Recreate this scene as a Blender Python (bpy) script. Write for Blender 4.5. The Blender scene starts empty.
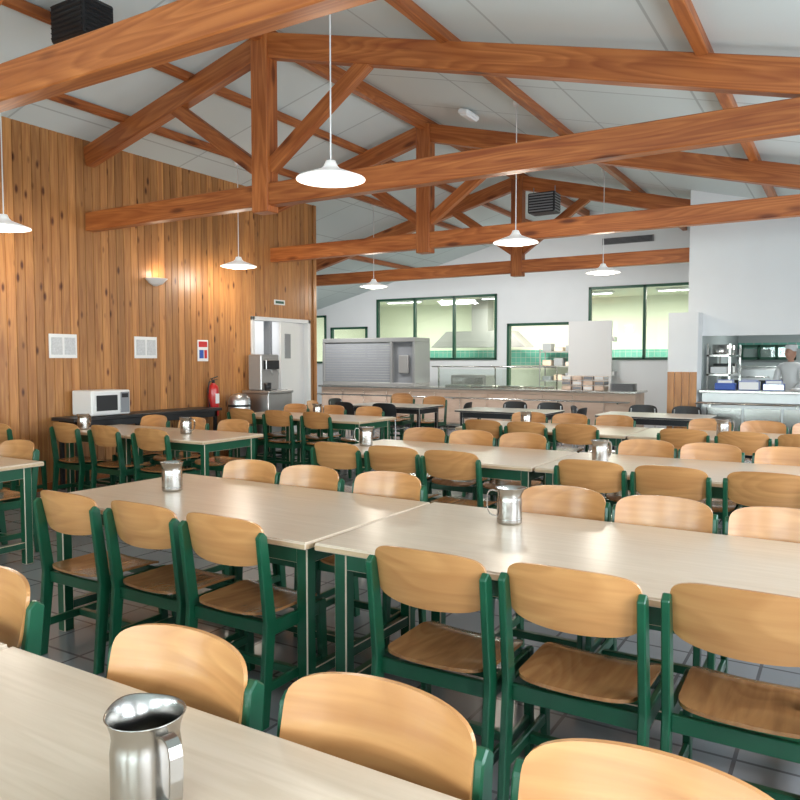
import bpy, bmesh, math, random
from mathutils import Matrix, Vector
random.seed(4)
S=1.0625
EYE=1.5
scene=bpy.context.scene
COL=scene.collection
D=bpy.data
try:
    scene.view_settings.view_transform='Standard'
    scene.view_settings.exposure=0.0
except Exception as e: print(e)

# ------------------------------------------------------------------ materials
def newmat(name):
    m=D.materials.new(name); m.use_nodes=True
    nt=m.node_tree; b=nt.nodes['Principled BSDF']
    return m,nt,b
def plain(name,col,rough=.5,metal=0,noise=0,nscale=20,emit=0,bump=0,coat=0):
    m,nt,b=newmat(name)
    b.inputs['Base Color'].default_value=(*col,1)
    b.inputs['Roughness'].default_value=rough
    b.inputs['Metallic'].default_value=metal
    if coat: b.inputs['Coat Weight'].default_value=coat; b.inputs['Coat Roughness'].default_value=.15
    if emit:
        b.inputs['Emission Color'].default_value=(*col,1); b.inputs['Emission Strength'].default_value=emit
    tc=nt.nodes.new('ShaderNodeTexCoord')
    n=nt.nodes.new('ShaderNodeTexNoise'); n.inputs['Scale'].default_value=nscale; n.inputs['Detail'].default_value=4
    nt.links.new(tc.outputs['Object'],n.inputs['Vector'])
    if noise:
        mx=nt.nodes.new('ShaderNodeMix'); mx.data_type='RGBA'
        mx.inputs[6].default_value=(*[c*(1-noise) for c in col],1)
        mx.inputs[7].default_value=(*[min(1,c*(1+noise)) for c in col],1)
        nt.links.new(n.outputs['Fac'],mx.inputs[0]); nt.links.new(mx.outputs[2],b.inputs['Base Color'])
    if bump:
        bp=nt.nodes.new('ShaderNodeBump'); bp.inputs['Strength'].default_value=bump; bp.inputs['Distance'].default_value=.01
        nt.links.new(n.outputs['Fac'],bp.inputs['Height']); nt.links.new(bp.outputs['Normal'],b.inputs['Normal'])
    return m
def ramp(nt,stops):
    r=nt.nodes.new('ShaderNodeValToRGB'); e=r.color_ramp.elements
    while len(e)<len(stops): e.new(.5)
    for i,(p,c) in enumerate(stops):
        e[i].position=p; e[i].color=(*c,1)
    return r
def wood(name,c1,c2,scale,rough=.45,coat=0,knots=None,board=None,var=.25,knotcol=(.35,.25,.2),dist=1.2,band=None,bandcol=(.80,.74,.68)):
    m,nt,b=newmat(name); L=nt.links.new; N=nt.nodes.new
    tc=N('ShaderNodeTexCoord'); vec=tc.outputs['Object']
    oi=N('ShaderNodeObjectInfo')
    rnd=oi.outputs['Random']
    if board:
        sp=N('ShaderNodeSeparateXYZ'); L(vec,sp.inputs[0])
        dv=N('ShaderNodeMath'); dv.operation='DIVIDE'; dv.inputs[1].default_value=board; L(sp.outputs[1],dv.inputs[0])
        fl=N('ShaderNodeMath'); fl.operation='FLOOR'; L(dv.outputs[0],fl.inputs[0])
        wn=N('ShaderNodeTexWhiteNoise'); wn.noise_dimensions='1D'; L(fl.outputs[0],wn.inputs['W'])
        rnd=wn.outputs['Value']
    ml=N('ShaderNodeMath'); ml.operation='MULTIPLY'; ml.inputs[1].default_value=37; L(rnd,ml.inputs[0])
    ad=N('ShaderNodeVectorMath'); ad.operation='ADD'; L(vec,ad.inputs[0]); L(ml.outputs[0],ad.inputs[1])
    mp=N('ShaderNodeVectorMath'); mp.operation='MULTIPLY'; mp.inputs[1].default_value=scale; L(ad.outputs[0],mp.inputs[0])
    n=N('ShaderNodeTexNoise'); n.inputs['Scale'].default_value=1; n.inputs['Detail'].default_value=6; n.inputs['Distortion'].default_value=dist
    L(mp.outputs[0],n.inputs['Vector'])
    r=ramp(nt,[(.3,c1),(.7,c2)]); L(n.outputs['Fac'],r.inputs[0])
    out=r.outputs[0]
    mr=N('ShaderNodeMapRange'); mr.inputs[3].default_value=1-var; mr.inputs[4].default_value=1+var; L(rnd,mr.inputs[0])
    vm=N('ShaderNodeVectorMath'); vm.operation='SCALE'; L(out,vm.inputs[0]); L(mr.outputs[0],vm.inputs['Scale']); out=vm.outputs[0]
    if band:
        bp=N('ShaderNodeVectorMath'); bp.operation='MULTIPLY'; bp.inputs[1].default_value=band; L(ad.outputs[0],bp.inputs[0])
        bn=N('ShaderNodeTexNoise'); bn.inputs['Scale'].default_value=1; bn.inputs['Detail'].default_value=1; L(bp.outputs[0],bn.inputs['Vector'])
        m1=N('ShaderNodeMath'); m1.operation='MULTIPLY'; m1.inputs[1].default_value=14; L(bn.outputs['Fac'],m1.inputs[0])
        m2=N('ShaderNodeMath'); m2.operation='FRACT'; L(m1.outputs[0],m2.inputs[0])
        br=ramp(nt,[(0,(1.0,1.0,1.0)),(.75,bandcol),(1,(1,1,1))]); L(m2.outputs[0],br.inputs[0])
        mb=N('ShaderNodeVectorMath'); mb.operation='MULTIPLY'; L(out,mb.inputs[0]); L(br.outputs[0],mb.inputs[1]); out=mb.outputs[0]
    if knots:
        kp=N('ShaderNodeVectorMath'); kp.operation='MULTIPLY'; kp.inputs[1].default_value=knots; L(ad.outputs[0],kp.inputs[0])
        vo=N('ShaderNodeTexVoronoi'); vo.inputs['Scale'].default_value=1; L(kp.outputs[0],vo.inputs['Vector'])
        kr=ramp(nt,[(.08,knotcol),(.20,(1,1,1))]); L(vo.outputs['Distance'],kr.inputs[0])
        mm=N('ShaderNodeVectorMath'); mm.operation='MULTIPLY'; L(out,mm.inputs[0]); L(kr.outputs[0],mm.inputs[1]); out=mm.outputs[0]
    L(out,b.inputs['Base Color'])
    b.inputs['Roughness'].default_value=rough
    if coat: b.inputs['Coat Weight'].default_value=coat; b.inputs['Coat Roughness'].default_value=.2
    return m
def tiles(name,c1,c2,mortar,w,h,ms=.01,rough=.3,axis='XY',off=0.0):
    m,nt,b=newmat(name); L=nt.links.new; N=nt.nodes.new
    tc=N('ShaderNodeTexCoord'); vec=tc.outputs['Object']
    if axis=='XZ':
        sp=N('ShaderNodeSeparateXYZ'); cb=N('ShaderNodeCombineXYZ'); L(vec,sp.inputs[0]); L(sp.outputs[0],cb.inputs[0]); L(sp.outputs[2],cb.inputs[1]); vec=cb.outputs[0]
    br=N('ShaderNodeTexBrick'); br.offset=off; br.inputs['Scale'].default_value=1
    br.inputs['Brick Width'].default_value=w; br.inputs['Row Height'].default_value=h
    br.inputs['Mortar Size'].default_value=ms; br.inputs['Color1'].default_value=(*c1,1); br.inputs['Color2'].default_value=(*c2,1); br.inputs['Mortar'].default_value=(*mortar,1)
    L(vec,br.inputs['Vector']); L(br.outputs['Color'],b.inputs['Base Color']); b.inputs['Roughness'].default_value=rough
    return m

M_beam=wood('beam_pine',(.32,.085,.020),(.54,.190,.052),(.9,14,14),rough=.42,knots=(1.3,5,5),var=.10,band=(.45,5,5),bandcol=(.74,.64,.56))
M_pine=wood('pine_panelling',(.32,.125,.038),(.52,.245,.082),(10,22,1.3),rough=.4,coat=.15,knots=(6,8,3.0),board=.11,var=.26,knotcol=(.22,.11,.07))
M_chairwood=wood('beech_plywood',(.52,.235,.082),(.62,.315,.118),(2,5,34),rough=.32,coat=.35,var=.09,dist=.3,band=(1.2,1,3.5),bandcol=(.88,.84,.80))
M_seatwood=wood('beech_seat_plywood',(.33,.15,.055),(.49,.24,.09),(26,3,20),rough=.22,coat=.5,var=.12,dist=.4,band=(3.5,1.2,1),bandcol=(.86,.8,.76))
M_table=wood('beech_laminate',(.62,.49,.36),(.70,.57,.44),(2.2,34,10),rough=.28,coat=.2,var=.03)
M_tedge=wood('table_edge_beech',(.50,.34,.2),(.6,.43,.27),(2,30,30),rough=.4,var=.05)
M_green=plain('green_paint',(.006,.080,.036),.35,noise=.25,nscale=9,coat=.2)
M_greenf=plain('green_window_frame',(.006,.075,.04),.4)
M_white=plain('white_plaster',(.78,.80,.82),.8,noise=.03,nscale=3)
M_wht=plain('white_gloss',(.82,.82,.82),.35)
M_steel=plain('stainless_steel',(.58,.56,.53),.24,1.0,noise=.08,nscale=12)
M_steelb=plain('brushed_steel',(.55,.55,.55),.38,1.0,noise=.1,nscale=6)
M_cab=plain('satin_grey_metal',(.36,.35,.34),.4,.3)
M_black=plain('black_plastic',(.015,.016,.018),.4)
M_dark=plain('dark_metal',(.04,.042,.045),.45,.6)
M_red=plain('red_paint',(.55,.02,.02),.3,coat=.4)
M_blue=plain('blue_plastic',(.03,.09,.4),.4)
M_grey=plain('grey_panel',(.25,.26,.28),.5)
M_wbrown=wood('counter_front_panel',(.66,.47,.36),(.76,.58,.47),(2,8,8),rough=.5,var=.02)
M_ceil=tiles('ceiling_panels',(.64,.72,.72),(.68,.75,.75),(.46,.52,.52),1.25,.0+1.2,.012,.75)
M_floor=tiles('floor_tiles',(.26,.27,.28),(.21,.22,.23),(.11,.11,.115),.33,.33,.008,.22)
M_gtile=tiles('green_tiles',(.12,.42,.33),(.15,.48,.38),(.5,.55,.5),.15,.15,.006,.3,axis='XZ')
M_lamp=plain('lamp_diffuser',(1,.95,.85),.4,emit=6)
M_shade=plain('lamp_shade_white',(.85,.85,.84),.4,emit=.35)
M_tube=plain('fluorescent_tube',(1,1,.97),.4,emit=9)
M_paper=plain('paper',(.85,.85,.85),.7)
M_skin=plain('skin',(.55,.30,.21),.55)
M_cloth=plain('white_cotton',(.85,.85,.85),.85)
M_navy=plain('dark_trousers',(.03,.035,.06),.85)
def glassmat():
    m=D.materials.new('window_glass'); m.use_nodes=True; nt=m.node_tree; nt.nodes.clear()
    o=nt.nodes.new('ShaderNodeOutputMaterial'); mx=nt.nodes.new('ShaderNodeMixShader'); t=nt.nodes.new('ShaderNodeBsdfTransparent'); g=nt.nodes.new('ShaderNodeBsdfGlossy')
    t.inputs[0].default_value=(.93,.97,.95,1); g.inputs['Roughness'].default_value=.03; mx.inputs[0].default_value=.05
    nt.links.new(t.outputs[0],mx.inputs[1]); nt.links.new(g.outputs[0],mx.inputs[2]); nt.links.new(mx.outputs[0],o.inputs[0]); return m
M_glass=glassmat()

# ------------------------------------------------------------------ mesh helpers
def bx(bm,c,s,mi=0,rot=None,bev=0,seg=1):
    r=bmesh.ops.create_cube(bm,size=1); vs=r['verts']
    M=Matrix.Translation(c)@(rot.to_4x4() if rot else Matrix.Identity(4))@Matrix.Diagonal((*s,1))
    bmesh.ops.transform(bm,matrix=M,verts=vs)
    fs=set(f for v in vs for f in v.link_faces)
    for f in fs: f.material_index=mi
    if bev:
        es=list(set(e for v in vs for e in v.link_edges))
        bmesh.ops.bevel(bm,geom=es,offset=bev,segments=seg,affect='EDGES',profile=.5)
def bx2(bm,a,b,mi=0,bev=0):
    bx(bm,[(a[i]+b[i])/2 for i in range(3)],[abs(b[i]-a[i]) for i in range(3)],mi,None,bev)
def prism(bm,poly,x0,x1,mi=0,axis='x',bev=0):
    def P(x,p):
        return (x,p[0],p[1]) if axis=='x' else (p[0],x,p[1])
    a=[bm.verts.new(P(x0,p)) for p in poly]; b=[bm.verts.new(P(x1,p)) for p in poly]
    n=len(poly); fs=[bm.faces.new(a),bm.faces.new(b[::-1])]
    for i in range(n): fs.append(bm.faces.new((a[i],b[i],b[(i+1)%n],a[(i+1)%n])))
    for f in fs: f.material_index=mi
    bmesh.ops.recalc_face_normals(bm,faces=fs)
    if bev:
        bmesh.ops.bevel(bm,geom=list(set(e for f in fs for e in f.edges)),offset=bev,segments=1,affect='EDGES')
def lathe(bm,prof,seg=28,mi=0,c=(0,0,0),warp=None):
    rings=[]
    for r,z in prof:
        ring=[]
        for i in range(seg):
            a=2*math.pi*i/seg; x=r*math.cos(a); y=r*math.sin(a)
            if warp: x,y,zz=warp(x,y,z,a)
            else: zz=z
            ring.append(bm.verts.new((x+c[0],y+c[1],zz+c[2])))
        rings.append(ring)
    fs=[]
    for k in range(len(rings)-1):
        for i in range(seg):
            j=(i+1)%seg
            f=bm.faces.new((rings[k][i],rings[k][j],rings[k+1][j],rings[k+1][i])); f.smooth=True; f.material_index=mi; fs.append(f)
    for ring in (rings[0],rings[-1]):
        try:
            f=bm.faces.new(ring); f.material_index=mi; fs.append(f)
        except Exception: pass
    bmesh.ops.recalc_face_normals(bm,faces=fs)
def tube(bm,pts,r,seg=8,mi=0):
    pts=[Vector(p) for p in pts]; rings=[]
    up=Vector((0,0,1))
    for i,p in enumerate(pts):
        d=(pts[min(i+1,len(pts)-1)]-pts[max(i-1,0)]).normalized()
        a=d.cross(up)
        if a.length<1e-3: a=d.cross(Vector((0,1,0)))
        a.normalize(); b=d.cross(a).normalized()
        rr=r[i] if isinstance(r,(list,tuple)) else r
        rings.append([bm.verts.new(p+a*math.cos(2*math.pi*k/seg)*rr+b*math.sin(2*math.pi*k/seg)*rr) for k in range(seg)])
    fs=[]
    for i in range(len(rings)-1):
        for k in range(seg):
            j=(k+1)%seg
            f=bm.faces.new((rings[i][k],rings[i][j],rings[i+1][j],rings[i+1][k])); f.smooth=True; fs.append(f)
    fs.append(bm.faces.new(rings[0])); fs.append(bm.faces.new(rings[-1]))
    for f in fs: f.material_index=mi
    bmesh.ops.recalc_face_normals(bm,faces=fs)
def shell(bm,fn,off,nu=18,nv=12,n=5,mi=0):
    """rounded-outline curved plywood sheet. fn(u,v)->Vector, off = thickness vector"""
    off=Vector(off); A=[];B=[]
    for i in range(nu+1):
        ra=[];rb=[]
        for j in range(nv+1):
            u=-1+2*i/nu; v=-1+2*j/nv
            den=(abs(u)**n+abs(v)**n)**(1/n)
            k=max(abs(u),abs(v))/den if den>1e-6 else 1
            p=fn(u*k,v*k); ra.append(bm.verts.new(p)); rb.append(bm.verts.new(p+off))
        A.append(ra);B.append(rb)
    fs=[]
    for i in range(nu):
        for j in range(nv):
            f=bm.faces.new((A[i][j],A[i+1][j],A[i+1][j+1],A[i][j+1])); f.smooth=True; fs.append(f)
            f=bm.faces.new((B[i][j],B[i][j+1],B[i+1][j+1],B[i+1][j])); f.smooth=True; fs.append(f)
    for i in range(nu):
        fs.append(bm.faces.new((A[i][0],A[i+1][0],B[i+1][0],B[i][0]))); fs.append(bm.faces.new((A[i][nv],B[i][nv],B[i+1][nv],A[i+1][nv])))
    for j in range(nv):
        fs.append(bm.faces.new((A[0][j],B[0][j],B[0][j+1],A[0][j+1]))); fs.append(bm.faces.new((A[nu][j],A[nu][j+1],B[nu][j+1],B[nu][j])))
    for f in fs: f.material_index=mi
    bmesh.ops.recalc_face_normals(bm,faces=fs)
    for f in fs[2*nu*nv:]:
        for e in f.edges:
            if len(e.link_faces)==2 and any(not q.smooth for q in e.link_faces): e.smooth=False
def mesh_from(name,bm,mats):
    me=D.meshes.new(name); bm.to_mesh(me); bm.free()
    for m in mats: me.materials.append(m)
    return me
def obj(name,me,loc=(0,0,0),rz=0,parent=None):
    o=D.objects.new(name,me); COL.objects.link(o); o.location=loc; o.rotation_euler=(0,0,rz)
    if parent: o.parent=parent
    return o
def empty(name,loc=(0,0,0)):
    e=D.objects.new(name,None); COL.objects.link(e); e.location=loc; e.empty_display_size=.1; return e
def build(name,fn,mats,loc=(0,0,0),rz=0,parent=None):
    bm=bmesh.new(); fn(bm); return obj(name,mesh_from(name,bm,mats),loc,rz,parent)
def boxobj(name,a,b,mat,bev=0,parent=None):
    c=[(a[i]+b[i])/2 for i in range(3)]
    bm=bmesh.new(); bx(bm,(0,0,0),[abs(b[i]-a[i]) for i in range(3)],0,None,bev)
    return obj(name,mesh_from(name,bm,[mat]),c,0,parent)
def worldmesh(name,fn,mats):
    return build(name,fn,mats)
def beam(name,p0,p1,w,h,parent,mat=M_beam,ext=0):
    p0=Vector(p0);p1=Vector(p1); d=(p1-p0); L=d.length+2*ext
    bm=bmesh.new(); bx(bm,(0,0,0),(L,w,h),0,None,.008)
    o=obj(name,mesh_from(name,bm,[mat]),(p0+p1)/2,0,parent)
    x=d.normalized(); y=Vector((0,1,0))
    if abs(x.y)>.9: y=Vector((-1,0,0))
    z=x.cross(y).normalized(); y=z.cross(x)
    o.rotation_euler=Matrix((x,y,z)).transposed().to_euler()
    return o

# ------------------------------------------------------------------ structure constants
XR=-5.1; PW=-7.87; PWE=10.17; YB=16.5; YF=-3.6; XW=1.35; XL=-13.5
m=.258; ZC=4.83
def cz(x): return ZC-m*abs(x-XR)
TY=[2.69,5.79,9.10,12.46]
ZCH=3.15; ZAP=4.63
def rz_(x): return ZAP-m*abs(x-XR)

# floor
def f(bm): bx2(bm,(XL-.2,YF-.2,-.1),(XW+.2,YB+4.2,0))
worldmesh('floor',f,[M_floor])
# ceiling
def f(bm):
    prism(bm,[(XR,ZC),(XW+.2,cz(XW+.2)),(XW+.2,cz(XW+.2)+.12),(XR,ZC+.12),(XL-.2,cz(XL-.2)+.12),(XL-.2,cz(XL-.2))],YF-.2,YB+.2,0,'y')
worldmesh('ceiling',f,[M_ceil])
# purlins
trim=empty('trim_purlins')
beam('purlin_ridge',(XR,YF,ZC-.09),(XR,YB,ZC-.09),.10,.16,trim)
for i,x in enumerate([XR-1.03,XR-2.07]):
    beam('purlin_l%d'%i,(x,YF,cz(x)-.05),(x,YB,cz(x)-.05),.075,.09,trim)
for i,x in enumerate([XR+2.07,XR+4.14]):
    beam('purlin_r%d'%i,(x,YF,cz(x)-.05),(x,YB if x<-2.2 else 12.0,cz(x)-.05),.09,.10,trim)
for i,x in enumerate([XR-4.14]):
    beam('purlin_ll%d'%i,(x,PWE+.2,cz(x)-.05),(x,YB,cz(x)-.05),.09,.10,trim)

# trusses
for k,y in enumerate(TY):
    t=empty('roof_truss',(0,y,0))
    xl=PW+.0 if k<3 else -10.9
    xr=XW if k<3 else -2.2
    beam('bottom_chord',(xl,0,ZCH),(xr,0,ZCH),.13,.22,t)
    beam('rafter_left',(xl,0,rz_(xl)-.0),(XR,0,ZAP),.12,.235,t)
    beam('rafter_right',(XR,0,ZAP),(min(xr,.9),0,rz_(min(xr,.9))),.12,.235,t)
    beam('king_post',(XR,0,ZCH-.17),(XR,0,ZAP+.10),.17,.21,t)
    beam('strut_left',(XR-.08,0,3.42),(XR-1.25,0,rz_(XR-1.25)-.08),.10,.14,t)
    beam('strut_right',(XR+.08,0,3.42),(XR+1.25,0,rz_(XR+1.25)-.08),.10,.14,t)

# pine wall (real V-grooved boards)
DY0,DY1,DZ=8.58,10.02,2.17
def f(bm):
    w=.11; y=math.floor(YF/w)*w
    while y<PWE-.001:
        y0=max(y,YF); y1=min(y+w,PWE); z0=0
        mid=(y0+y1)/2
        if DY0<mid<DY1: z0=DZ
        g=.006
        zt=cz(PW)
        pts=[(PW-.012,y0),(PW,y0+g),(PW,y1-g),(PW-.012,y1)]
        a=[bm.verts.new((p[0],p[1],z0)) for p in pts]; b=[bm.verts.new((p[0],p[1],zt)) for p in pts]
        for i in range(3): bm.faces.new((a[i],a[i+1],b[i+1],b[i]))
        y+=w
    bx2(bm,(PW-.2,PWE-.001,0),(PW-.001,PWE+.018,cz(PW-.2)))
worldmesh('wall_left',f,[M_pine])
def f(bm):
    bx2(bm,(PW-.2,YF,0),(PW-.013,DY0,cz(PW-.2)))
    bx2(bm,(PW-.2,DY1,0),(PW-.013,PWE,cz(PW-.2)))
    bx2(bm,(PW-.2,DY0,DZ),(PW-.013,DY1,cz(PW-.2)))
worldmesh('wall_left_core',f,[M_white])
boxobj('trim_pine_corner',(PW-.03,PWE-.05,0),(PW+.02,PWE+.03,cz(PW)),M_pine)
boxobj('baseboard_left',(PW,YF,0),(PW+.018,DY0-.08,.09),M_beam)

# side doorway, double door with the left half standing open to a corridor
d=empty('door_1',(PW,0,0))
boxobj('frame_a',(-.13,DY0,0),(.03,DY0+.06,DZ),M_wht,0.004,d)
boxobj('frame_b',(-.13,DY1-.06,0),(.03,DY1,DZ),M_wht,0.004,d)
boxobj('frame_top',(-.13,DY0,DZ-.06),(.03,DY1,DZ),M_wht,0.004,d)
def f(bm):
    bx2(bm,(-.02,-.86,.01),(.02,0,DZ-.07),0,.004); bx2(bm,(.02,-.74,1.52),(.028,-.52,1.92),1,.003); bx2(bm,(.02,-.82,.02),(.024,-.03,.28),2)
    bx2(bm,(.02,-.83,1.00),(.05,-.70,1.03),3,.004); bx2(bm,(-.028,-.74,1.42),(-.02,-.44,1.92),1,.003)
build('leaf_wide',f,[M_wht,M_grey,M_steelb,M_steel],(-.09,DY1-.07,0),math.radians(14),d)
boxobj('frame_mid',(-.12,DY0+.42,0),(.02,DY0+.47,DZ-.05),M_grey,0.004,d)
def f(bm):
    bx2(bm,(-9.9,DY0-.55,0),(-9.8,PWE-.16,2.6)); bx2(bm,(-9.8,DY0-.65,0),(PW-.2,DY0-.55,2.6)); bx2(bm,(-9.9,DY0-.65,2.5),(PW-.2,PWE-.16,2.6))
worldmesh('wall_corridor',f,[M_white])

# other walls
def wall_x(name,y0,y1,x0,x1,ztop,ops,mat):
    xs=sorted(set([x0,x1]+[v for o in ops for v in o[:2]])); 
    def f(bm):
        for a,b in zip(xs[:-1],xs[1:]):
            zs=[(o[2],o[3]) for o in ops if o[0]<=a+1e-6 and o[1]>=b-1e-6]
            z=0
            for s,e in sorted(zs):
                if s>z: bx2(bm,(a,y0,z),(b,y1,s))
                z=e
            pa,pb=ztop(a),ztop(b)
            poly=[(a,z),(b,z),(b,pb)]+([(XR,ztop(XR))] if a<XR<b else [])+[(a,pa)]
            prism(bm,poly,y0,y1,0,'y')
    worldmesh(name,f,[mat])
W1=(-10.7,-7.27,1.5,3.08); W2=(-5.04,-2.6,1.5,3.12); DB=(-7.0,-5.3,0,2.36)
W3=(-12.95,-12.36,1.4,2.72); W4=(-12.2,-11.0,1.5,2.38)
wall_x('wall_back',YB,YB+.15,XL,XW,cz,[W1,W2,DB,W3,W4],M_white)
def window(name,x0,x1,z0,z1,y,n):
    e=empty(name,(0,y,0)); t=.055
    boxobj('frame_bottom',(x0,-.04,z0),(x1,.06,z0+t),M_greenf,.003,e); boxobj('frame_top',(x0,-.04,z1-t),(x1,.06,z1),M_greenf,.003,e)
    for i in range(n+1):
        x=x0+(x1-x0-t)*i/n
        boxobj('mullion_%d'%i,(x,-.04,z0),(x+t,.06,z1),M_greenf,.003,e)
    boxobj('pane',(x0+t,.0,z0+t),(x1-t,.008,z1-t),M_glass,0,e)
window('window_1',*W1,YB,3); window('window_2',*W2,YB,2); window('window_3',*W3,YB,1); window('window_4',*W4,YB,1)
d=empty('door_2',(0,YB,0)); t=.06
boxobj('frame_a',(DB[0],-.04,0),(DB[0]+t,.1,DB[3]),M_greenf,.003,d); boxobj('frame_b',(DB[1]-t,-.04,0),(DB[1],.1,DB[3]),M_greenf,.003,d); boxobj('frame_top',(DB[0],-.04,DB[3]-t),(DB[1],.1,DB[3]),M_greenf,.003,d)
d=empty('door_3',(0,YB-.25,0))
boxobj('leaf',(-5.42,0,.01),(-4.45,.05,2.36),M_wht,.004,d); boxobj('handle',(-5.35,-.05,1.02),(-5.2,0,1.05),M_steel,.004,d)
for i in range(3): boxobj('hinge_%d'%i,(-4.45,0.0,.4+i*.75),(-4.4,.25,.5+i*.75),M_steelb,.0,d)

# scullery behind the back wall
def f(bm):
    bx2(bm,(XL,YB+3.8,0),(XW,YB+3.9,3.3),0); bx2(bm,(XL,YB+.15,3.2),(XW,YB+3.9,3.3),0)
    bx2(bm,(XL-.1,YB+.15,0),(XL,YB+3.9,3.3),0); bx2(bm,(XW,YB+.15,0),(XW+.1,YB+3.9,3.3),0)
worldmesh('wall_scullery',f,[plain('scullery_paint',(.80,.82,.68),.7)])
boxobj('trim_scullery_tiles',(XL,YB+3.77,1.35),(XW,YB+3.8,1.78),M_gtile)
def f(bm):
    prism(bm,[(0,1.3),(2.9,1.3),(2.4,1.75),(.5,1.75)],0,.7,0,'y'); bx2(bm,(1.2,.2,1.75),(1.7,.6,2.65))
build('extractor_hood',f,[M_cab],(-10.4,YB+2.4,.55))
for i,x in enumerate([-11,-8,-5.6,-3.4]):
    def f(bm):
        bx(bm,(0,0,0),(1.2,.14,.05),0,None,.01); bx(bm,(0,0,-.035),(1.1,.05,.03),1,None,.008)
    build('fluorescent_light',f,[M_wht,M_tube],(x,YB+1.9,3.17))
def f(bm):
    for z in (.9,1.3,1.7): bx2(bm,(0,0,z),(1.4,.45,z+.03))
    for x in (0,1.37):
        for y in (0,.42): bx2(bm,(x,y,0),(x+.03,y+.03,1.8))
    for i,z in enumerate((.93,1.33,1.73)):
        for j in range(4): bx2(bm,(.06+j*.33,.08,z),(.06+j*.33+.25,.38,z+.12+.05*((i+j)%3)),1+(i+j)%2,.01)
build('storage_rack',f,[M_cab,M_grey,M_wbrown],(-7.4,YB+3.2,0))

# far-left walls
boxobj('wall_far_left',(XL-.1,PWE,0),(XL,YB,cz(XL)),M_white)
def f(bm): prism(bm,[(XL,0),(PW-.2,0),(PW-.2,cz(PW-.2)),(XL,cz(XL))],PWE-.15,PWE,0,'y')
worldmesh('wall_lobby',f,[M_white])

# right wall with windows
ops=[(-2.9,-.3),(.5,3.1),(3.9,6.5),(7.3,9.9)]
def f(bm):
    zt=cz(XW)
    bx2(bm,(XW,YF,0),(XW+.15,YB,.95)); bx2(bm,(XW,YF,2.5),(XW+.15,YB,zt))
    ys=[YF]+[v for o in ops for v in o]+[YB]
    for a,b in zip(ys[::2],ys[1::2]): bx2(bm,(XW,a,.95),(XW+.15,b,2.5))
worldmesh('wall_right',f,[M_white])
for i,(a,b) in enumerate(ops):
    e=empty('window_%d'%(5+i),(XW,0,0)); t=.055
    boxobj('rail_bottom',(-.03,a,.95),(.08,b,.95+t),M_greenf,.003,e); boxobj('rail_top',(-.03,a,2.5-t),(.08,b,2.5),M_greenf,.003,e)
    for j in range(3):
        y=a+(b-a-t)*j/2; boxobj('stile_%d'%j,(-.03,y,.95),(.08,y+t,2.5),M_greenf,.003,e)
ops2=[(-7.2,-5.0,.95,2.5),(-4.2,-2.0,.95,2.5),(-1.2,.8,.95,2.5)]
wall_x('wall_front',YF-.15,YF,PW,XW,cz,ops2,M_white)
for i,o in enumerate(ops2): window('window_%d'%(9+i),*o,YF-.1,2)

# kitchen block right
KX=-2.13; KY=12.0; OZ=1.86
def f(bm):
    prism(bm,[(KX,OZ),(XW,OZ),(XW,cz(XW)),(KX,cz(KX))],KY,KY+.15,0,'y')
    bx2(bm,(KX,KY+.15,0),(KX+.15,YB,cz(KX+.15)))
    bx2(bm,(KX,KY,0),(KX+.15,KY+.15,OZ))
    bx2(bm,(KX+.15,KY,0),(XW,KY+.15,.86))
worldmesh('wall_kitchen',f,[M_white])
def f(bm):
    bx2(bm,(-2.34,11.62,0),(-1.92,KY-.001,2.2))
worldmesh('wall_pillar',f,[M_white])
def f(bm):
    for i in range(4):
        bx2(bm,(-2.34+i*.105+.003,11.60,0),(-2.34+(i+1)*.105-.003,11.62,1.32),0,.003)
worldmesh('trim_pillar_panelling',f,[M_pine])
boxobj('ceiling_kitchen',(KX+.15,KY+.15,2.6),(XW,YB,2.66),M_white)
M_kwall=plain('kitchen_wall_grey',(.42,.47,.47),.5)
boxobj('trim_kitchen_lining',(KX+.16,YB-.02,.0),(XW,YB-.001,2.6),M_kwall)
boxobj('trim_kitchen_tiles',(KX+.16,YB-.03,1.72),(XW,YB-.021,1.84),M_gtile)
boxobj('trim_kitchen_lining_side',(KX+.15,KY+.3,.9),(KX+.17,YB-.04,2.5),M_kwall)
window('window_12',-1.9,-.9,1.50,1.80,YB-.10,3)
def f(bm):
    bx2(bm,(-1.88,11.55,1.02),(XW-.02,11.98,1.06),0,.006); bx2(bm,(-1.86,11.72,.12),(XW-.03,11.97,1.02),1)
    for k in range(4): tube(bm,[(-1.88,11.28+k*.07,.88),(XW-.04,11.28+k*.07,.88)],.012)
    for x in (-1.7,-.6,.5): bx2(bm,(x,11.26,.84),(x+.03,11.75,.868))
    for i in range(6): bx2(bm,(-1.8+i*.51,11.71,.2),(-1.8+i*.51+.48,11.72,.8),0,.002)
    bx2(bm,(-1.86,11.78,0),(XW-.03,11.96,.12),2)
build('serving_counter',f,[M_steel,M_steelb,M_dark])
def f(bm):
    bx2(bm,(0,0,.85),(3.1,.7,.9),0,.005); bx2(bm,(.03,.03,.1),(3.07,.68,.85),1)
    for i in range(4): bx2(bm,(.1+i*.75,-.005,.2),(.78+i*.75,.03,.8),0,.004)
    bx2(bm,(0,.5,1.35),(1.2,.7,1.38),0,.004)
    for i in range(4): bx2(bm,(.9+i*.5,.2,.9),(1.3+i*.5,.6,1.15+.1*(i%2)),0,.02)
build('kitchen_worktop',f,[M_steel,M_dark],(-1.9,YB-.8,0))
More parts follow.
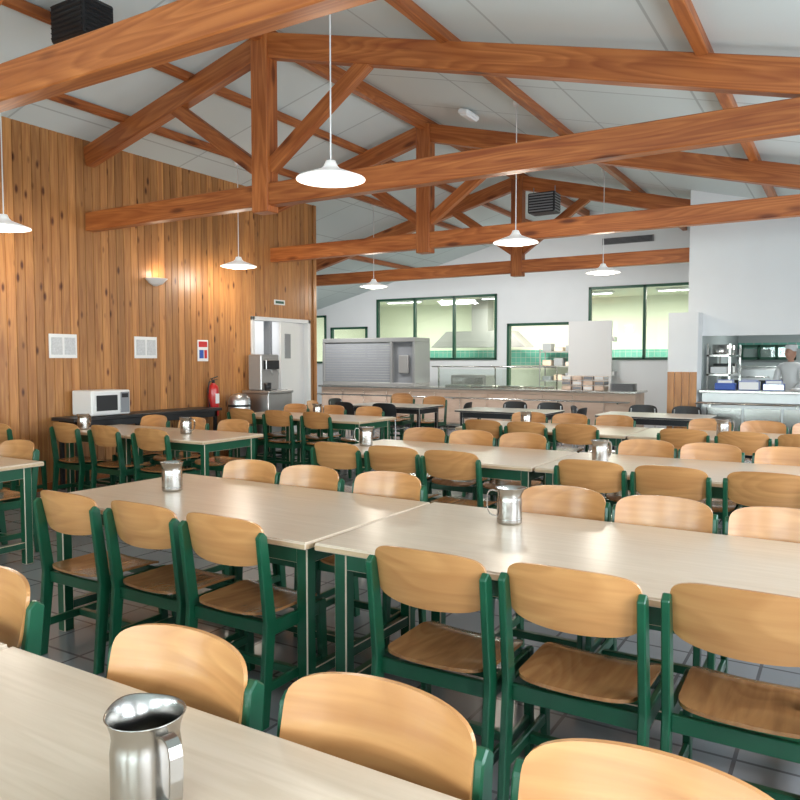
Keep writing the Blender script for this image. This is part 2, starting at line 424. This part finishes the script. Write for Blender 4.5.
def f(bm):
    bx2(bm,(0,0,.1),(.9,.6,1.35),0,.02); bx2(bm,(.06,-.012,.45),(.70,.0,1.15),1,.005); bx2(bm,(.74,-.012,.3),(.86,0,1.2),2,.005)
    tube(bm,[(.10,-.05,1.2),(.66,-.05,1.2)],.012,8,3)
    for i in range(3): bx2(bm,(.77,-.03,.4+i*.25),(.83,-.01,.46+i*.25),3,.005)
    for x in (.06,.8):
        for y in (.05,.5): bx2(bm,(x,y,0),(x+.05,y+.05,.1),2)
build('combi_oven',f,[M_steelb,M_black,M_grey,M_steel],(-1.85,14.3,0))
def f(bm):
    for z in (.5,.9,1.25,1.55): bx2(bm,(0,0,z),(.35,1.3,z+.03))
    for x in (0,.32):
        for y in (0,1.27): bx2(bm,(x,y,0),(x+.03,y+.03,1.75))
    for j in range(4): bx2(bm,(.04,.06+j*.31,1.28),(.3,.30+j*.31,1.40+.04*(j%2)),1+j%2,.01)
    for j in range(3): lathe(bm,[(0,0),(.11,0),(.12,.02),(.12,.16),(.11,.16),(.108,.01),(0,.01)],20,0,(.17,.2+j*.42,1.58))
build('pan_shelf',f,[M_steel,M_wht,M_dark],(-1.93,12.5,0))
def f(bm):
    for i in range(3):
        bx2(bm,(i*.32,0,0),(i*.32+.28,.18,.10+.03*(i%2)),i%3,.01)
        bx2(bm,(i*.32+.03,.03,.09),(i*.32+.25,.15,.15),3,.01)
build('food_tray_boxes',f,[M_blue,M_wht,M_steel,M_wht],(-1.7,11.76,1.06))
for i in range(2):
    def f(bm): lathe(bm,[(.0,0),(.08,0),(.14,.03),(.135,.033),(.08,.008),(0,.008)],20)
    build('serving_bowl',f,[M_blue if i else M_wht],(-.58+i*.35,11.8,1.06))
def f(bm):
    bx(bm,(0,0,0),(1.2,.14,.05),0,None,.01); bx(bm,(0,0,-.035),(1.1,.05,.03),1,None,.008)
build('fluorescent_light',f,[M_wht,M_tube],(-.4,14.2,2.57))
boxobj('wall_dispenser',(-2.62,YB-.12,1.62),(-2.4,YB-.001,1.95),M_wht,.02)

# main self-service counter
CX0,CX1,CY=-10.9,-3.4,14.2
def f(bm):
    bx2(bm,(CX0,CY,.86),(CX1,CY+.85,.90),0,.006); bx2(bm,(CX0+.05,CY+.08,.1),(CX1-.05,CY+.8,.86),1)
    n=int((CX1-CX0-.1)/.62)
    for i in range(n): bx2(bm,(CX0+.08+i*.62,CY+.06,.14),(CX0+.08+i*.62+.58,CY+.08,.80),1,.004)
    bx2(bm,(CX0+.06,CY+.12,0),(CX1-.06,CY+.75,.1),2)
    for k in range(3): tube(bm,[(CX0+.1,CY-.28+k*.08,.70),(CX1-.1,CY-.28+k*.08,.70)],.012)
    for i in range(7): bx2(bm,(CX0+.3+i*1.15,CY-.30,.67),(CX0+.33+i*1.15,CY+.08,.69))
build('self_service_counter',f,[M_steel,M_wbrown,M_dark])
def f(bm):
    bx2(bm,(0,0,0),(2.55,.7,.08),0,.01); bx2(bm,(0,0,1.0),(2.55,.7,1.10),2,.01)
    for x in (0,1.9,2.49): bx2(bm,(x,0,.08),(x+.06,.7,1.0),2,.005)
    for i in range(15): bx2(bm,(.06,.03,.09+i*.06),(1.9,.06,.09+i*.06+.0585),1,.004)
    bx2(bm,(1.96,.1,.08),(2.49,.13,1.0),1)
    bx2(bm,(2.1,.05,.3),(2.35,.1,.7),0,.01)
build('roller_shutter_display_cabinet',f,[M_cab,M_grey,plain('light_grey_metal',(.38,.38,.38),.35,.5)],(-10.8,CY+.05,.90))
def f(bm):
    for x in (0,1.35,2.7): 
        tube(bm,[(x,.1,0),(x,.1,.42),(x,.0,.46)],.016)
    bx2(bm,(-.05,-.12,.45),(2.75,.35,.46),1); tube(bm,[(-.05,-.12,.455),(2.75,-.12,.455)],.014)
    bx2(bm,(-.02,.08,.02),(2.72,.085,.40),1)
    for i in range(4): bx2(bm,(.1+i*.62,.2,0),(.1+i*.62+.52,.6,.05),0,.01)
build('sneeze_guard',f,[M_steel,M_glass],(-7.75,CY+.15,.90))
def f(bm):
    for i in range(4):
        for k in range(3): bx2(bm,(i*.22,0,k*.1),(i*.22+.19,.35,k*.1+.08),(i+k)%3,.01)
build('cutlery_bins',f,[M_wbrown,M_grey,M_wht],(-4.95,CY+.25,.90))
def f(bm):
    for k in range(8): bx2(bm,(0,0,k*.018),(.45,.34,k*.018+.012),0,.01)
build('tray_stack',f,[M_grey],(-4.0,CY+.3,.90))
def f(bm):
    bx2(bm,(0,0,.12),(.9,.6,1.15),0,.02); bx2(bm,(.05,-.02,.2),(.85,0,1.1),1,.01); tube(bm,[(.1,-.05,.65),(.8,-.05,.65)],.012)
    for x in (.1,.8):
        for y in (.1,.5): lathe(bm,[(.0,0),(.05,0),(.05,.12),(0,.12)],12,2,(x,y,0))
build('heated_trolley',f,[M_cab,M_steel,M_black],(-8.0,YB-1.0,0))

# ------------------------------------------------------------------ furniture meshes
def chair_mesh():
    bm=bmesh.new()
    for s in (-1,1):
        x0=s*.208; x1=s*.234
        prism(bm,[(-.245,0),(-.198,0),(-.148,.43),(-.200,.79),(-.222,.810),(-.248,.79),(-.208,.43)],x0,x1,0,'x',.004)
        prism(bm,[(.165,0),(.205,0),(.19,.43),(.135,.43)],x0,x1,0,'x',.004)
        bx(bm,(s*.221,-.005,.40),(.022,.33,.06),0,None,.004)
        bx(bm,(s*.221,-.02,.16),(.020,.38,.04),0,None,.004)
    bx(bm,(0,-.17,.395),(.42,.02,.055),0,None,.003)
    bx(bm,(0,.155,.395),(.42,.02,.055),0,None,.003)
    bx(bm,(0,.0,.16),(.42,.03,.035),0,None,.003)
    def seat(u,v):
        x=.205*u; y=.205*v+.0
        z=.436+.012*u*u+(-.018*max(0,v-.5)**2*4)+.014*max(0,-v-.4)
        return Vector((x*(1-.03*(-v)),y,z))
    shell(bm,seat,(0,0,.012),18,16,6,1)
    def back(u,v):
        x=.216*u; c=(1-u*u)
        z=.756+.093*v+(.014*c*(v>0)*v)-(.014*c*(v<0)*(-v))
        y=-.200-.048*c-.035*v*.6
        return Vector((x,y,z))
    shell(bm,back,(0,.012,0),24,14,5.5,2)
    return mesh_from('dining_chair',bm,[M_green,M_seatwood,M_chairwood])
CH=chair_mesh()
def chair(x,y,face=1,jit=True):
    r=0 if face==1 else math.pi
    o=obj('dining_chair',CH,(x+(random.uniform(-.012,.012) if jit else 0),y+(random.uniform(-.02,.02) if jit else 0),0),r+(random.uniform(-.04,.04) if jit else 0))
    return o
def table_mesh(L,W,H=.75,mats=None,leg=.06):
    bm=bmesh.new()
    bx(bm,(0,0,H-.004),(L-.006,W-.006,.008),0,None,.002)
    bx(bm,(0,0,H-.019),(L,W,.026),1,None,.004)
    for s in (-1,1):
        bx(bm,(0,s*(W/2-.09),H-.075),(L-.12,.028,.085),2,None,.003)
        bx(bm,(s*(L/2-.07),0,H-.075),(.028,W-.16,.085),2,None,.003)
        for t in (-1,1):
            bx(bm,(s*(L/2-.08),t*(W/2-.10),(H-.03)/2),(leg,leg,H-.03),2,None,.005)
        bx(bm,(s*(L/2-.08),0,.14),(.04,W-.25,.05),2,None,.004)
    bx(bm,(0,0,.14),(L-.2,.05,.04),2,None,.004)
    return mesh_from('dining_table',bm,mats or [M_table,M_tedge,M_green])
tcache={}
def table(x0,x1,y0,y1,rot=0,name='dining_table',H=.75,mats=None,leg=.06):
    key=(round(x1-x0,3),round(y1-y0,3),name)
    if key not in tcache: tcache[key]=table_mesh(x1-x0,y1-y0,H,mats,leg)
    return obj(name,tcache[key],((x0+x1)/2,(y0+y1)/2,0),rot)
rows=[(.08,1.11),(2.39,3.42),(4.88,5.91),(7.40,8.43)]
for i,(a,b) in enumerate(rows):
    table(-1.86,.02,a,b); table(-3.76,-1.88,a,b,-0.02 if i==1 else 0)
for x in (-1.31,-.765,-.245): chair(x,.96,-1,False)
for x in (-3.25,-2.74,-2.21): chair(x,1.03,-1,False)
for x,y in ((-3.26,2.45),(-2.73,2.46),(-2.22,2.45)): chair(x,y,1,False)
for x,y in ((-1.215,2.40),(-.725,2.44),(-.225,2.49)): chair(x,y,1,False)
for x,y in ((-1.21,3.36),(-.72,3.33),(-.22,3.31)): chair(x,y,-1,False)
for x in (-3.22,-2.74,-2.22): chair(x,3.30,-1)
for x in (-1.40,-.90,-.40): chair(x,4.90,1)
for x in (-3.42,-2.92,-2.42): chair(x,4.90,1)
for x in (-1.38,-.88,-.38,-3.40,-2.92,-2.42): chair(x,5.84,-1)
for x in (-1.3,-.8,-.3,-3.36,-2.86,-2.35): chair(x,7.47,1); chair(x+.03,8.37,-1)
# left group
for i,(a,b) in enumerate([(2.42,3.30),(4.87,5.70),(7.42,8.28)]):
    table(-7.25,-6.17,a,b); table(-6.15,-5.07,a,b)
    for x in (-6.87,-6.23,-5.6):
        chair(x,a+.07,1); chair(x,b-.07,-1)
obj('dining_chair',CH,(-7.5,4.55,0),.1)
M_tw=plain('white_laminate',(.72,.66,.58),.3)
bm_m=[M_tw,M_black,M_dark]
for (x,y) in [(-6.5,10.55),(-4.35,10.35),(-2.25,10.45)]:
    table(x-.72,x+.72,y-.4,y+.4,0,'canteen_table',.75,bm_m,.05)
def bchair():
    bm=bmesh.new()
    for s in (-1,1):
        tube(bm,[(s*.19,-.24,0),(s*.185,-.19,.42),(s*.17,-.22,.78)],.011)
        tube(bm,[(s*.20,.20,0),(s*.185,.17,.42),(s*.185,-.19,.42)],.011)
    def seat(u,v): return Vector((.2*u,.2*v,.435+.012*u*u-.02*max(0,v-.5)**2*4))
    shell(bm,seat,(0,0,.014),12,12,4,1)
    def back(u,v): return Vector((.205*u,-.22-.03*(1-u*u)-.02*v,.70+.13*v))
    shell(bm,back,(0,.012,0),12,8,4,1)
    return mesh_from('black_chair',bm,[M_steelb,M_black])
BC=bchair()
for (x,y,r) in [(-6.9,9.93,0),(-6.2,9.93,0),(-7.45,10.5,-math.pi/2),(-5.4,10.6,math.pi/2),(-3.42,10.2,math.pi/2),(-3.2,10.6,-math.pi/2),(-4.6,10.98,math.pi),(-4.0,10.98,math.pi),(-2.6,11.08,math.pi),(-2.0,11.08,math.pi)]:
    obj('black_chair',BC,(x,y,0),r+random.uniform(-.15,.15))
for (x,y,r) in [(-6.85,11.2,math.pi),(-6.2,11.2,math.pi),(-7.0,9.3,-1.3),(-7.3,11.9,math.pi)]:
    obj('dining_chair',CH,(x,y,0),r)

# ------------------------------------------------------------------ steel jugs
def jug():
    bm=bmesh.new()
    def warp(x,y,z,a):
        k=min(1,max(0,(z-.130)/.035))
        sp=max(0,math.cos(a-math.pi))**5
        return x-sp*k*.012,y,z+sp*k*.003
    lathe(bm,[(0,0),(.052,0),(.0565,.004),(.0575,.012),(.0575,.106),(.0560,.116),(.0545,.127),(.0560,.141),(.0610,.157),(.0640,.163),(.0655,.165),(.0640,.1662),(.0620,.1640),(.0590,.157),(.0540,.141),(.0525,.127),(.0545,.113),(.0555,.106),(.0555,.012),(.052,.006),(0,.006)],48,0,(0,0,0),warp)
    lathe(bm,[(.0575,.020),(.0583,.022),(.0583,.024),(.0575,.026)],48,0)
    pts=[(.058,0,.147),(.075,0,.153),(.088,0,.151),(.097,0,.143),(.102,0,.127),(.102,0,.09),(.099,0,.062),(.090,0,.045),(.075,0,.036),(.057,0,.033)]
    P=[Vector(p) for p in pts]; rings=[]
    for i,p in enumerate(P):
        d=(P[min(i+1,len(P)-1)]-P[max(i-1,0)]).normalized(); nrm=Vector((d.z,0,-d.x))
        rings.append([bm.verts.new(p+Vector((0,sy*.011,0))+nrm*sn*.0022) for sy,sn in ((-1,-1),(1,-1),(1,1),(-1,1))])
    fs=[]
    for i in range(len(rings)-1):
        for k in range(4):
            j=(k+1)%4; f_=bm.faces.new((rings[i][k],rings[i][j],rings[i+1][j],rings[i+1][k])); fs.append(f_)
    fs+= [bm.faces.new(rings[0]),bm.faces.new(rings[-1])]
    bmesh.ops.recalc_face_normals(bm,faces=fs)
    return mesh_from('steel_water_jug',bm,[plain('jug_steel',(.44,.42,.39),.25,1.0,noise=.1,nscale=30)])
JG=jug()
for (x,y,a) in [(-.985,.81,-14),(-3.31,2.94,120),(-1.32,3.15,205),(-1.54,5.36,60),(-3.6,5.37,200),(-1.05,7.85,20),(-5.75,5.3,10),(-7.05,5.05,100),(-6.0,7.8,0),(-3.1,7.85,80)]:
    obj('steel_water_jug',JG,(x,y,.75),math.radians(a))

# ------------------------------------------------------------------ pendant lamps
def lamp_mesh():
    bm=bmesh.new()
    lathe(bm,[(.250,0),(.247,.010),(.20,.028),(.12,.058),(.07,.078),(.050,.10),(.035,.135),(.0,.14),(0,.13),(.03,.12),(.045,.09),(.065,.070),(.115,.050),(.196,.022),(.243,.004)],40,0)
    lathe(bm,[(0,-.030),(.10,-.024),(.17,-.010),(.205,.004),(.21,.014),(0,.03)],32,1)
    return mesh_from('pendant_lamp',bm,[M_shade,M_lamp])
LM=lamp_mesh()
for x,y in [(-3.25,4.4),(-3.22,7.8),(-3.20,11.15),(-7.2,4.32),(-7.35,7.78),(-7.3,11.15)]:
    z=1.5+1.27*S-.05
    e=empty('pendant_lamp',(x,y,z)); obj('shade',LM,(0,0,0),0,e)
    def f(bm): tube(bm,[(0,0,.13),(0,0,cz(x)-z)],.006,6); lathe(bm,[(0,cz(x)-z-.05),(.04,cz(x)-z-.05),(.045,cz(x)-z),(0,cz(x)-z)],12)
    build('cable',f,[M_wht],(0,0,0),0,e)
    l=D.lights.new('bulb_light','POINT'); l.energy=22; l.color=(1,.90,.76); l.shadow_soft_size=.12
    lo=D.objects.new('bulb',l); COL.objects.link(lo); lo.location=(0,0,-.16); lo.parent=e

# ------------------------------------------------------------------ wall things
def fheater(bm):
    bx(bm,(0,0,0),(.45,.30,.32),0,None,.015)
    for i in range(7): bx(bm,(0,-.155,-.13+i*.043),(.40,.012,.018),1,Matrix.Rotation(.6,3,'X'))
    for i in range(7): bx(bm,(.228,0,-.13+i*.043),(.012,.26,.018),1,Matrix.Rotation(-.6,3,'Y'))
    for s in (-1,1): tube(bm,[(s*.18,0,.16),(s*.18,0,.27)],.008,6,1)
build('unit_heater',fheater,[M_black,M_dark],(-5.68,4.15,4.35))
build('unit_heater',fheater,[M_dark,M_grey],(-4.3,11.6,4.02))
def f(bm):
    bx(bm,(0,0,0),(.012,.36,.28),0,None,.003); 
    for s in (-1,1): bx(bm,(.008,s*.085,0),(.004,.14,.2),1)
for y in (5.39,6.58): build('notice_board',f,[M_paper,plain('notice_print',(.6,.61,.63),.7,noise=.35,nscale=60)],(PW+.008,y,1.66))
def f(bm):
    bx(bm,(0,0,0),(.008,.2,.3),0); bx(bm,(.005,0,.09),(.004,.16,.08),1); bx(bm,(.005,-.03,-.05),(.004,.08,.12),2); bx(bm,(.005,.05,-.05),(.004,.05,.12),1)
build('fire_safety_sign',f,[M_paper,M_red,M_blue],(PW+.006,7.58,1.63))
def f(bm): bx(bm,(0,0,0),(.006,.26,.08),0); bx(bm,(.004,0,0),(.003,.2,.04),1)
build('exit_sign',f,[M_paper,M_greenf],(PW+.006,9.25,2.42))
def f(bm):
    def wp(x,y,z,a): return (max(0,x),y,z)
    lathe(bm,[(.03,-.06),(.10,-.03),(.16,.03),(.165,.035),(.15,.035),(.09,-.02),(.02,-.045)],28,0,(0,0,0),wp)
    bx(bm,(.03,0,-.01),(.03,.1,.03),1)
build('wall_sconce',f,[M_wht,M_lamp],(PW+.005,6.75,2.53))
l=D.lights.new('sconce_light','POINT'); l.energy=3; l.color=(1,.8,.6); l.shadow_soft_size=.05
o=D.objects.new('sconce_light',l); COL.objects.link(o); o.location=(PW+.12,6.75,2.63)
def f(bm):
    bx2(bm,(0,0,.80),(.42,2.3,.84),0,.004)
    for x in (.05,.34):
        for y in (.06,1.13,2.2): bx2(bm,(x,y,0),(x+.04,y+.04,.8),1)
    bx2(bm,(.05,.06,.72),(.07,2.24,.8),1); bx2(bm,(.36,.06,.72),(.38,2.24,.8),1)
build('side_table',f,[M_black,M_dark],(PW+.03,5.2,0))
def f(bm):
    bx2(bm,(0,0,.01),(.36,.54,.30),0,.012); bx2(bm,(.36,.02,.03),(.372,.38,.28),0,.004); bx2(bm,(.370,.05,.06),(.376,.35,.25),1,.004)
    bx2(bm,(.36,.39,.03),(.37,.52,.28),2,.003); bx2(bm,(.37,.41,.21),(.374,.50,.26),1)
build('microwave_oven',f,[M_wht,M_black,M_grey],(PW+.06,5.45,.84))
def f(bm):
    lathe(bm,[(0,0),(.07,0),(.078,.015),(.078,.38),(.07,.42),(.035,.455),(.025,.47),(0,.47)],24,0)
    lathe(bm,[(0,.46),(.022,.46),(.022,.52),(0,.52)],12,1)
    bx(bm,(0,.02,.545),(.02,.13,.012),1,Matrix.Rotation(.25,3,'X')); bx(bm,(0,.02,.515),(.02,.11,.01),1)
    tube(bm,[(0,-.02,.5),(.02,-.10,.48),(.03,-.13,.36),(.03,-.115,.2),(.03,-.10,.12)],[.009,.009,.009,.010,.016],8,1)
    bx(bm,(-.075,0,.25),(.02,.06,.3),1); bx(bm,(.079,0,.25),(.004,.07,.14),2)
build('fire_extinguisher',f,[M_red,M_black,M_paper],(PW+.10,7.68,.70))
def f(bm):
    bx2(bm,(0,0,.06),(.5,.55,1.0),0,.01); bx2(bm,(.0,.02,0),(.46,.53,.06),2)
    bx2(bm,(.06,.05,1.04),(.32,.46,1.58),1,.015); bx2(bm,(.30,.1,1.35),(.38,.40,1.5),2,.01)
    bx2(bm,(-.01,-.01,1.0),(.52,.56,1.04),0,.006)
    for y in (.2,.35): tube(bm,[(.36,y,1.36),(.40,y,1.34),(.40,y,1.28)],.01,8,0)
    lathe(bm,[(0,0),(.05,0),(.055,.12),(.05,.12),(.045,.01),(0,.01)],16,2,(.42,.08,1.04))
build('drinking_water_dispenser',f,[M_steelb,M_cab,M_black],(PW+.05,8.34,0))
def f(bm):
    lathe(bm,[(0,0),(.15,0),(.16,.02),(.16,.90),(.15,.95),(.09,1.0),(0,1.02)],28,0); lathe(bm,[(.162,.82),(.166,.82),(.166,.85),(.162,.85)],28,1)
build('steel_waste_bin',f,[M_steelb,M_dark],(PW+.25,8.05,0))
def f(bm):
    bx(bm,(0,0,0),(1.1,.04,.14),0)
    for i in range(5): bx(bm,(0,-.025,-.05+i*.025),(1.05,.02,.008),1,Matrix.Rotation(.5,3,'X'))
build('air_vent',f,[M_grey,M_dark],(-4.2,YB-.02,4.1)); 
def f(bm): bx(bm,(0,0,0),(.14,.34,.06),0,Matrix.Rotation(.25,3,'Y'),.015); bx(bm,(0.0,0,-.035),(.10,.28,.02),1,Matrix.Rotation(.25,3,'Y'),.005)
build('emergency_light',f,[M_wht,M_paper],(-4.1,8.4,cz(-4.1)-.06))

# ------------------------------------------------------------------ kitchen worker
def skinobj(name,verts,edges,rad,mat,parent,root=0,sub=2):
    me=D.meshes.new(name); me.from_pydata(verts,edges,[]); me.update()
    o=obj(name,me,(0,0,0),0,parent); me.materials.append(mat)
    md=o.modifiers.new('skin','SKIN'); md.use_smooth_shade=True
    for i,r in enumerate(rad):
        sv=me.skin_vertices[0].data[i]; sv.radius=(r,r) if not isinstance(r,tuple) else r; sv.use_root=(i==root)
    o.modifiers.new('sub','SUBSURF').levels=sub; o.modifiers['sub'].render_levels=sub
    return o
w=empty('kitchen_worker',(-.80,13.3,0)); w.rotation_euler=(0,0,math.radians(150))
V=[(0,0,.95),(0,.0,1.10),(0,.01,1.28),(0,.0,1.40),(0,.0,1.47),(.18,0,1.39),(.23,.04,1.14),(.20,.20,1.02),(-.18,0,1.39),(-.23,.04,1.14),(-.20,.20,1.02),(.09,0,.86),(.10,0,.55),(-.09,0,.86),(-.10,0,.55)]
E=[(0,1),(1,2),(2,3),(3,4),(3,5),(5,6),(6,7),(3,8),(8,9),(9,10),(0,11),(11,12),(0,13),(13,14)]
R=[(.16,.12),(.145,.11),(.155,.12),(.13,.09),.055,.065,.052,.045,.065,.052,.045,.10,.10,.10,.10]
skinobj('coat',V,E,R,M_cloth,w)
for s,nm in ((1,'a'),(-1,'b')):
    skinobj('trouser_'+nm,[(s*.095,0,.62),(s*.10,.01,.45),(s*.10,-.01,.10)],[(0,1),(1,2)],[.08,.065,.05],M_navy,w)
    skinobj('shoe_'+nm,[(s*.10,-.04,.06),(s*.10,.05,.05),(s*.10,.15,.035)],[(0,1),(1,2)],[.045,.045,.032],M_black,w)
    hv=[(s*.20,.18,1.03),(s*.195,.26,1.00),(s*.19,.31,.985)]; he=[(0,1),(1,2)]; hr=[.028,.030,.028]
    for q in range(4):
        x=s*.19+(-.028+.0187*q); l=[.052,.062,.066,.055][q if s<0 else 3-q]
        b0=len(hv); hv+=[(x,.325,.985),(x,.325+l*.5,.98),(x,.325+l*.9,.955)]; he+=[(2,b0),(b0,b0+1),(b0+1,b0+2)]; hr+=[.009,.0085,.0075]
    b0=len(hv); hv+=[(s*.155,.29,.98),(s*.140,.325,.965)]; he+=[(1,b0),(b0,b0+1)]; hr+=[.011,.009]
    skinobj('hand_'+nm,hv,he,hr,M_skin,w,0,1)
skinobj('neck',[(0,0,1.44),(0,.01,1.53)],[(0,1)],[.052,.05],M_skin,w)
def f(bm):
    r=bmesh.ops.create_uvsphere(bm,u_segments=24,v_segments=18,radius=1)
    for v in r['verts']:
        x,y,z=v.co; 
        k=1-.22*max(0,-z)**1.5
        ny=y*.095*(1-.12*max(0,-z))
        v.co=Vector((x*.074*k,ny,z*.115))
        if y>.8 and abs(x)<.22 and -.35<z<.15: v.co.y+=.018*(1-abs(x)/.22)
        if y>.7 and .0<z<.25 and .25<abs(x)<.55: v.co.y-=.006
    for s in (-1,1):
        bx(bm,(s*.03,.086,.012),(.022,.006,.008),1,None,.002); bx(bm,(s*.076,0,-.005),(.014,.03,.055),0,None,.006)
    bx(bm,(0,.086,-.058),(.04,.008,.008),2,None,.002)
    for fc in bm.faces: fc.smooth=True
build('head',f,[M_skin,M_black,plain('lips',(.4,.13,.11),.5)],(0,.015,1.60),0,w)
def f(bm): lathe(bm,[(.082,0),(.084,.03),(.092,.07),(.08,.10),(0,.105)],24,0)
build('cook_cap',f,[M_cloth],(0,.0,1.635),0,w)

# ------------------------------------------------------------------ lights
def area(name,loc,rot,sx,sy,e,col):
    l=D.lights.new(name,'AREA'); l.shape='RECTANGLE'; l.size=sx; l.size_y=sy; l.energy=e; l.color=col
    o=D.objects.new(name,l); COL.objects.link(o); o.location=loc; o.rotation_euler=rot; return o
for i,(a,b) in enumerate(ops):
    area('daylight_side',(XW+.2,(a+b)/2,1.72),(0,math.radians(90),0),1.5,2.55,118,(.84,.93,1))
for i,o in enumerate(ops2):
    area('daylight_front',((o[0]+o[1])/2,YF-.3,1.72),(math.radians(90),0,0),2.1,1.5,175,(.84,.93,1))
for x in (-11,-8,-5.6,-3.4): area('tube_light',(x,YB+1.9,3.1),(0,0,0),1.2,.2,105,(1,.98,.88))
area('tube_light',(-.4,14.2,2.5),(0,0,0),1.2,.2,45,(.95,1,.97))
area('corridor_light',(-8.9,9.2,2.45),(0,0,0),.8,.8,18,(1,.98,.95))
for x in (-10,-6): area('counter_fill_light',(x,13.2,3.2 if x<-9 else 4.0),(math.radians(20),0,0),1.2,.3,90,(1,.99,.97))  # added unseen fill to brighten the counter area, no tube fitting here
wd=D.worlds.new('World'); scene.world=wd; wd.use_nodes=True
nt=wd.node_tree; bg=nt.nodes['Background']; sky=nt.nodes.new('ShaderNodeTexSky'); sky.sky_type='NISHITA'; sky.sun_disc=False; sky.sun_elevation=math.radians(40); sky.sun_rotation=math.radians(120)
nt.links.new(sky.outputs[0],bg.inputs[0]); bg.inputs[1].default_value=.28

# ------------------------------------------------------------------ camera
cam=D.cameras.new('camera'); co=D.objects.new('camera',cam); COL.objects.link(co)
co.location=(0,0,EYE); co.rotation_euler=(math.radians(90-3.1),0,math.radians(31.2))
cam.sensor_width=36; cam.lens=742/800*36; cam.clip_start=.02
scene.camera=co
